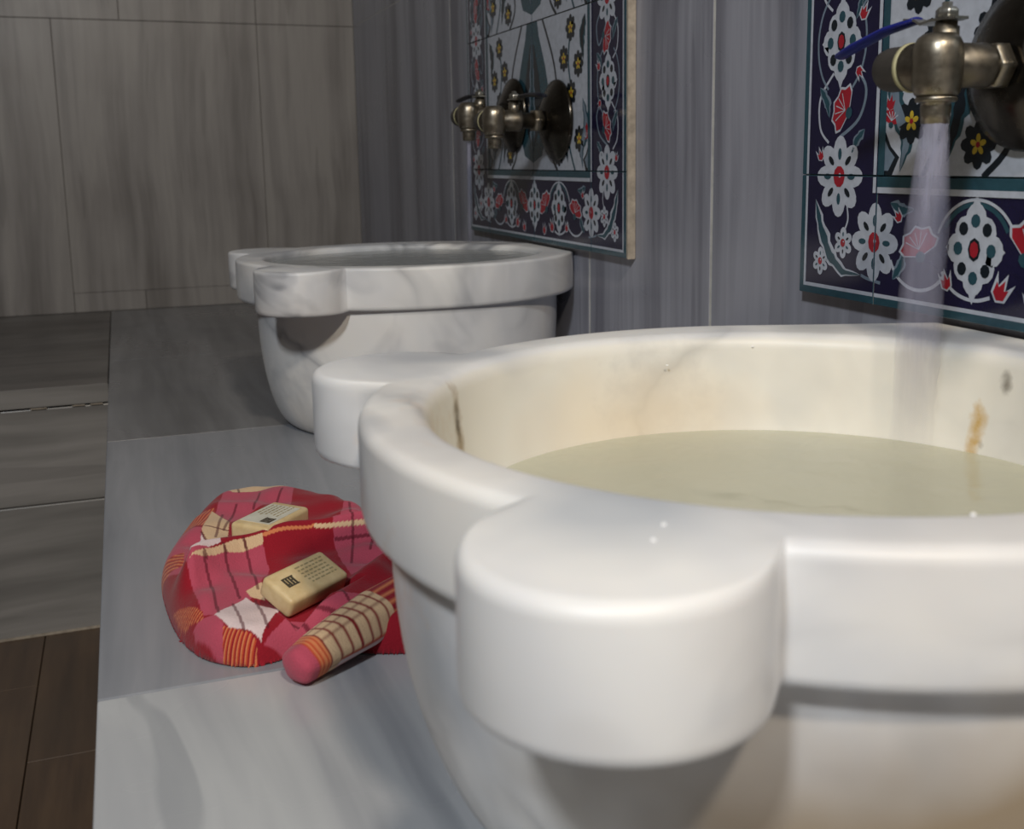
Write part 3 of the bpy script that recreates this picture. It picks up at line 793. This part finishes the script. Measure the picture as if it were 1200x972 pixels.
T_REG=[('pink', [(-0.4983, 0.973), (-0.4608, 1.16), (-0.3978, 1.1331), (-0.4323, 0.9712), (-0.4458, 0.9892), (-0.4877, 0.9461)]),
('cream', [(-0.485, 1.046), (-0.425, 1.040), (-0.425, 1.022), (-0.478, 1.030)]),
('ostripe', [(-0.530, 0.985), (-0.4972, 0.9865), (-0.5081, 0.934), (-0.542, 0.945)]),
('cream', [(-0.5008, 0.9801), (-0.4887, 0.9458), (-0.5045, 0.8378), (-0.5136, 0.925)]),
('pink', [(-0.545, 0.945), (-0.5126, 0.930), (-0.5284, 0.8182), (-0.560, 0.900)]),
('white', [(-0.514, 0.9199), (-0.5038, 0.837), (-0.5285, 0.8174)]),
('ostripe', [(-0.555, 0.905), (-0.5302, 0.876), (-0.5323, 0.848), (-0.555, 0.872)]),
('pink', [(-0.5315, 0.8212), (-0.4717, 0.8473), (-0.4705, 0.8207), (-0.4787, 0.7954), (-0.4842, 0.7797), (-0.5165, 0.7501), (-0.5249, 0.757), (-0.5289, 0.8018)]),
('cream', [(-0.5285, 0.8174), (-0.5159, 0.8265), (-0.4935, 0.8432), (-0.4709, 0.8519), (-0.4716, 0.845), (-0.5019, 0.8328), (-0.5182, 0.8209)]),
('pink', [(-0.414, 0.8564), (-0.3868, 0.9554), (-0.3428, 1.0485), (-0.3826, 0.7872), (-0.4136, 0.785), (-0.4156, 0.8266), (-0.4149, 0.8493)]),
('cream', [(-0.4287, 0.86), (-0.3811, 0.8507), (-0.3817, 0.8485), (-0.4292, 0.8578)]),
('orange', [(-0.471, 0.8516), (-0.4287, 0.86), (-0.429, 0.8585), (-0.4714, 0.849)]),
('white', [(-0.5173, 0.7502), (-0.493, 0.7766), (-0.474, 0.7418), (-0.4898, 0.7173), (-0.5088, 0.7309)]),
('pink', [(-0.4884, 0.7162), (-0.467, 0.7329), (-0.4373, 0.732), (-0.4151, 0.7345), (-0.4299, 0.7204), (-0.4587, 0.7175), (-0.4854, 0.7162)]),
('ostripe2', [(-0.5435, 0.8014), (-0.5245, 0.7609), (-0.5246, 0.7515), (-0.5363, 0.7655), (-0.5399, 0.7772)]),
('pink', [(-0.5276, 0.7553), (-0.5165, 0.7501), (-0.5111, 0.7323), (-0.5157, 0.7214), (-0.5311, 0.749), (-0.5319, 0.7559)]),
('ostripe2', [(-0.5129, 0.7351), (-0.4922, 0.717), (-0.4967, 0.7072), (-0.5154, 0.721)]),
('cream', [(-0.492, 0.7845), (-0.4792, 0.792), (-0.4805, 0.7697), (-0.4896, 0.7769)])]
T_LIN=[[(-0.4788, 0.9835), (-0.4953, 0.9278)],
[(-0.4538, 1.0191), (-0.4653, 0.9718)],
[(-0.4332, 1.0168), (-0.4428, 0.9883)],
[(-0.518, 0.8224), (-0.5154, 0.805), (-0.5144, 0.7524)],
[(-0.5019, 0.8348), (-0.4997, 0.8075), (-0.4976, 0.7765)],
[(-0.4855, 0.8446), (-0.4841, 0.8321), (-0.4832, 0.7847)],
[(-0.3823, 0.9506), (-0.398, 0.8539), (-0.4083, 0.8119)],
[(-0.3481, 1.0263), (-0.3829, 0.8479), (-0.3907, 0.8231)],
[(-0.4136, 0.849), (-0.3785, 0.8426)],
[(-0.503, 0.7676), (-0.5, 0.7239)],
[(-0.4869, 0.7716), (-0.4843, 0.7241)],
[(-0.4719, 0.733), (-0.4561, 0.7215), (-0.4504, 0.7188)],
[(-0.4555, 0.733), (-0.4348, 0.7208)],
[(-0.4391, 0.7628), (-0.4259, 0.7231)],
[(-0.5139, 0.9207), (-0.4996, 0.8438)],
[(-0.51, 0.934), (-0.4924, 0.9275)],
[(-0.4926, 0.9694), (-0.5034, 0.9105)],
[(-0.4678, 1.163), (-0.4724, 1.0283)],
[(-0.5169, 0.8249), (-0.5162, 0.8217)],
[(-0.5021, 0.8368), (-0.501, 0.8333)],
[(-0.4861, 0.8465), (-0.4855, 0.8415)]]

RNG = np.random.default_rng(2)
CC = dict(red=(150, 22, 38), pink=(186, 78, 98), cream=(222, 190, 150), white=(226, 206, 204), orange=(214, 130, 84), dark=(104, 14, 34), ostr=(190, 74, 44), brown=(110, 40, 30))
LINC = {k: np.array(srgb(*v)[:3]) for k, v in CC.items()}
def towel_colour(X, Y):
    C_ = np.tile(LINC['red'], X.shape+(1,))
    for name, poly in T_REG:
        P = np.array(poly); msk = inside(X, Y, P)
        if name.startswith('ostripe'):
            P2 = P-P.mean(0); u_, s_, vt = np.linalg.svd(P2, full_matrices=False)
            d = vt[1] if name == 'ostripe' else vt[0]
            t = (X*d[0]+Y*d[1])/.0030
            ph = np.mod(t, 1)
            cc = np.where((ph < .33)[..., None], LINC['orange'], np.where((ph < .66)[..., None], LINC['ostr'], LINC['red']))
            C_ = np.where(msk[..., None], cc, C_)
        else: C_ = np.where(msk[..., None], LINC[name], C_)
    for ln in T_LIN:
        d = seg_dist(X, Y, np.array(ln)); C_ = np.where((d < .0011)[..., None], C_*.30+LINC['dark']*.5, C_)
    return C_
mt = NT('plaid_cotton'); at = mt.new('ShaderNodeAttribute', attribute_name='plaid'); vv = mt.coord()
wv = mt.noise(vv, 420, 2); mt.set(Base_Color=mt.mix(mt.math('MULTIPLY', wv, .25), at.outputs['Color'], (.75, .6, .6, 1), 'MULTIPLY'), Roughness=.85)
mt.b.inputs['Sheen Weight'].default_value = .15; mt.b.inputs['Specular IOR Level'].default_value = .2
mt.bump(mt.noise(vv, 700, 3), .5, .0012)
M_towel = mt.m
def grid_mesh(name, X, Y, Z, C_, mask, mat, parent):
    ny, nx = X.shape; idx = -np.ones(X.shape, int); keep = mask
    idx[keep] = np.arange(keep.sum())
    V = np.c_[X[keep], Y[keep], Z[keep]]
    a, b, c, d = idx[:-1, :-1], idx[:-1, 1:], idx[1:, 1:], idx[1:, :-1]
    ok = (a >= 0) & (b >= 0) & (c >= 0) & (d >= 0); Fq = np.c_[a[ok], b[ok], c[ok], d[ok]]
    me = bpy.data.meshes.new(name); me.from_pydata(V.tolist(), [], Fq.tolist())
    ca = me.color_attributes.new('plaid', 'FLOAT_COLOR', 'POINT')
    ca.data.foreach_set('color', np.c_[C_[keep], np.ones(keep.sum())].ravel())
    me.polygons.foreach_set('use_smooth', [True]*len(me.polygons))
    return link(name, me, mat, parent)
towel = empty('folded_towel', (-.45, .86, 0.0)); tag(towel, 'folded red, pink and cream plaid cotton towel lying on the bench, holding two soaps', 'towel')
st = .0007
gx = np.arange(-.552, -.336, st); gy = np.arange(.686, 1.068, st); GX, GY = np.meshgrid(gx, gy)
GZ = towel_h(GX, GY)
ins = inside(GX, GY, T_OUT); dd = seg_dist(GX, GY, T_OUT, True)
msk = ins | (dd < st*1.6)
# vertices just outside are drawn in to the outline so that the hem runs smoothly
PX, PY = GX.copy(), GY.copy(); best = np.full(GX.shape, 9.)
for i in range(len(T_OUT)):
    p_, q_ = T_OUT[i], T_OUT[(i+1) % len(T_OUT)]; ab = q_-p_
    t_ = np.clip(((GX-p_[0])*ab[0]+(GY-p_[1])*ab[1])/(ab@ab), 0, 1); cx_, cy_ = p_[0]+t_*ab[0], p_[1]+t_*ab[1]
    d_ = np.hypot(GX-cx_, GY-cy_); up_ = (d_ < best) & ~ins; best = np.where(d_ < best, d_, best)
    PX = np.where(up_, cx_, PX); PY = np.where(up_, cy_, PY)
GZ = np.where(ins, GZ, .0010)
SOAPS = [(.8082, .0285, -.0045, -.4591, .8947, .0369, .0599, .0475, .0165), (.6123, .4278, -.0422, -.4514, .7544, .0317, .0574, .0445, .0165)]
for (a, rx, ry, cx, cy, W, L, z, T_) in SOAPS:      # the cloth gives way under each bar
    Mx = Matrix.Rotation(a, 4, 'Z') @ Matrix.Rotation(ry, 4, 'Y') @ Matrix.Rotation(rx, 4, 'X')
    nx_, ny_, nz_ = Mx @ Vector((0, 0, 1)); b0 = Mx @ Vector((0, 0, -T_))
    bxc, byc, bzc = cx+b0.x, cy+b0.y, z+b0.z
    u_ = (GX-bxc)*math.cos(a)+(GY-byc)*math.sin(a); v_ = (GY-byc)*math.cos(a)-(GX-bxc)*math.sin(a)
    pl = bzc-((GX-bxc)*nx_+(GY-byc)*ny_)/nz_-.0008
    ed = np.maximum(np.abs(u_)-L/2, np.abs(v_+.004*(rx > .2))-W/2-.004*(rx > .2))
    lim = np.where(ed < .001, pl, pl+(ed-.001)*4)
    GZ = np.where(ins, np.maximum(np.minimum(GZ, lim), .0020), GZ)
o = grid_mesh('cloth', PX+.45, PY-.86, GZ, towel_colour(GX, GY), msk, M_towel, towel)
# skirt closing the edge to the bench: solidify downwards
sm = o.modifiers.new('thick', 'SOLIDIFY'); sm.thickness = .0018; sm.offset = -1
# rolled end
def roll(parent):
    path = np.array([(-.476, .672, .013), (-.459, .684, .0160), (-.436, .701, .0180), (-.411, .722, .0190), (-.386, .742, .0190), (-.360, .765, .0180)])
    rad = np.array([.0125, .0150, .0175, .0195, .0200, .0190])
    K = 90; N = 48; t = np.linspace(0, 1, K)*(len(path)-1); i0 = np.minimum(t.astype(int), len(path)-2); f = (t-i0); f = (f*f*(3-2*f)*.5+f*.5)[:, None]
    P = path[i0]*(1-f)+path[i0+1]*f; R_ = (rad[i0]*(1-f[:, 0])+rad[i0+1]*f[:, 0])
    cap = np.clip(t/ .35, 0, 1); R_ = R_*np.sqrt(np.clip(1-(1-cap)**2, .004, 1))
    V = []; Cs = []; Fs = []
    dl = np.cumsum(np.r_[0, np.linalg.norm(np.diff(P, axis=0), axis=1)])
    for k in range(K):
        T = P[min(k+1, K-1)]-P[max(k-1, 0)]; T /= np.linalg.norm(T); s = np.cross(T, [0, 0, 1]); s /= np.linalg.norm(s); u = np.cross(s, T)
        for j in range(N):
            a = 2*math.pi*j/N; rr = R_[k]*(1+.04*math.sin(5*a+k*.08))
            q = P[k]+s*math.cos(a)*rr+u*math.sin(a)*rr*.92; q[2] = max(q[2], .0006); V.append(q-np.array([-.45, .86, 0]))
            # s points to camera side / right ; colour by angle and length
            L = dl[k]; b = (a/(2*math.pi)*2*math.pi*.016)
            if L < .012: c = LINC['pink']
            elif L < .021: c = LINC['ostr'] if int(L/.0016) % 2 else LINC['orange']
            else:
                c = LINC['cream']
                if (L % .0095) < .0022: c = LINC['brown']*.5+LINC['red']*.5
                if ((b+.002) % .0085) < .0018: c = c*.45+LINC['red']*.25
                if math.sin(a) < -.25 and L > .03: c = LINC['white'] if (b % .012) > .003 else LINC['ostr']
                if L > .084: c = LINC['red'] if (b % .006) > .002 else LINC['orange']
            Cs.append(np.r_[c, 1])
    for k in range(K-1):
        for j in range(N): Fs.append((k*N+j, k*N+(j+1) % N, (k+1)*N+(j+1) % N, (k+1)*N+j))
    Fs.append(tuple(range(N))[::-1]); Fs.append(tuple((K-1)*N+j for j in range(N)))
    me = bpy.data.meshes.new('rolled_hem'); me.from_pydata([tuple(v) for v in V], [], Fs)
    ca = me.color_attributes.new('plaid', 'FLOAT_COLOR', 'POINT'); ca.data.foreach_set('color', np.array(Cs).ravel())
    me.polygons.foreach_set('use_smooth', [True]*len(me.polygons))
    bm = bmesh.new(); bm.from_mesh(me); bmesh.ops.recalc_face_normals(bm, faces=bm.faces); bm.to_mesh(me); bm.free()
    return link('rolled_hem', me, M_towel, parent)
roll(towel)

# soaps
ms = NT('soap'); v = ms.coord(); n = ms.noise(v, 90, 3)
ms.set(Base_Color=ms.ramp(n, [(.3, srgb(206, 178, 128)), (.7, srgb(226, 202, 156))]), Roughness=.42)
ms.b.inputs['Subsurface Weight'].default_value = .1; ms.b.inputs['Subsurface Radius'].default_value = (.01, .007, .004)
ms.bump(n, .1, .0006); M_soap = ms.m
M_label = plain('paper_label', srgb(206, 202, 186), .6); M_ink = plain('dark_ink', srgb(70, 62, 48), .6); M_ink2 = plain('faint_ink', srgb(158, 142, 104), .6)
def soap(a, rx, ry, cx, cy, W, L, z, T_, label, white):
    me_bm = box_bm(-L/2, L/2, -W/2, W/2, -T_, 0, .0035, 4)
    o = build('soap_bar', me_bm, M_soap, None, 40)
    o.matrix_world = Matrix.Translation((cx, cy, z)) @ Matrix.Rotation(a, 4, 'Z') @ Matrix.Rotation(ry, 4, 'Y') @ Matrix.Rotation(rx, 4, 'X')
    tag(o, label, 'soap')
    if white:
        lb = build('paper_label', box_bm(-L*.36, L*.36, -W*.40, W*.40, -.0001, .0004), M_label, o, None)
        top = .0005; par = lb; kx = L*.36; ky = W*.38
    else: top = .0001; par = o; kx = L*.40; ky = W*.38
    rg = np.random.default_rng(7 if white else 8)
    bm = bmesh.new()
    bw = .0105; x0 = -kx*.88; y0 = -ky*.85 if white else -ky*.25
    # dark block built from short vertical letter-like strokes between two rules
    for q in range(4):
        xx = x0+q*bw/4
        box_bm(xx, xx+bw/4*.72, y0, y0+.0085, top-.0002, top+.0001, 0, 1, bm)
        if q % 2 == 0: box_bm(xx, xx+bw/4, y0+.003*(q/2+.5), y0+.003*(q/2+.5)+.0012, top-.0002, top+.00012, 0, 1, bm)
    box_bm(x0, x0+bw, y0-.0004, y0+.0009, top-.0002, top+.00012, 0, 1, bm); box_bm(x0, x0+bw, y0+.0078, y0+.0090, top-.0002, top+.00012, 0, 1, bm)
    build('printed_mark', bm, M_ink, par, None)
    bm = bmesh.new()
    for r_ in range(6):
        yy = ky*.75-r_*ky*.28; xx = -kx*.2+rg.uniform(0, .004)
        while xx < kx*.95:
            l_ = rg.uniform(.0015, .0045); box_bm(xx, min(xx+l_, kx), yy, yy+.0012, top-.0002, top+.0001, 0, 1, bm); xx += l_+.0012
    build('printed_text', bm, M_ink2, par, None)
    return o
soap(.8082, .0285, -.0045, -.4591, .8947, .0369, .0599, .0475, .0165, 'tan soap bar with a white paper label, in the rear fold of the towel', True)
soap(.6123, .4278, -.0422, -.4514, .7544, .0317, .0574, .0445, .0165, 'cream soap bar stamped with dark mark, in the front fold of the towel', False)
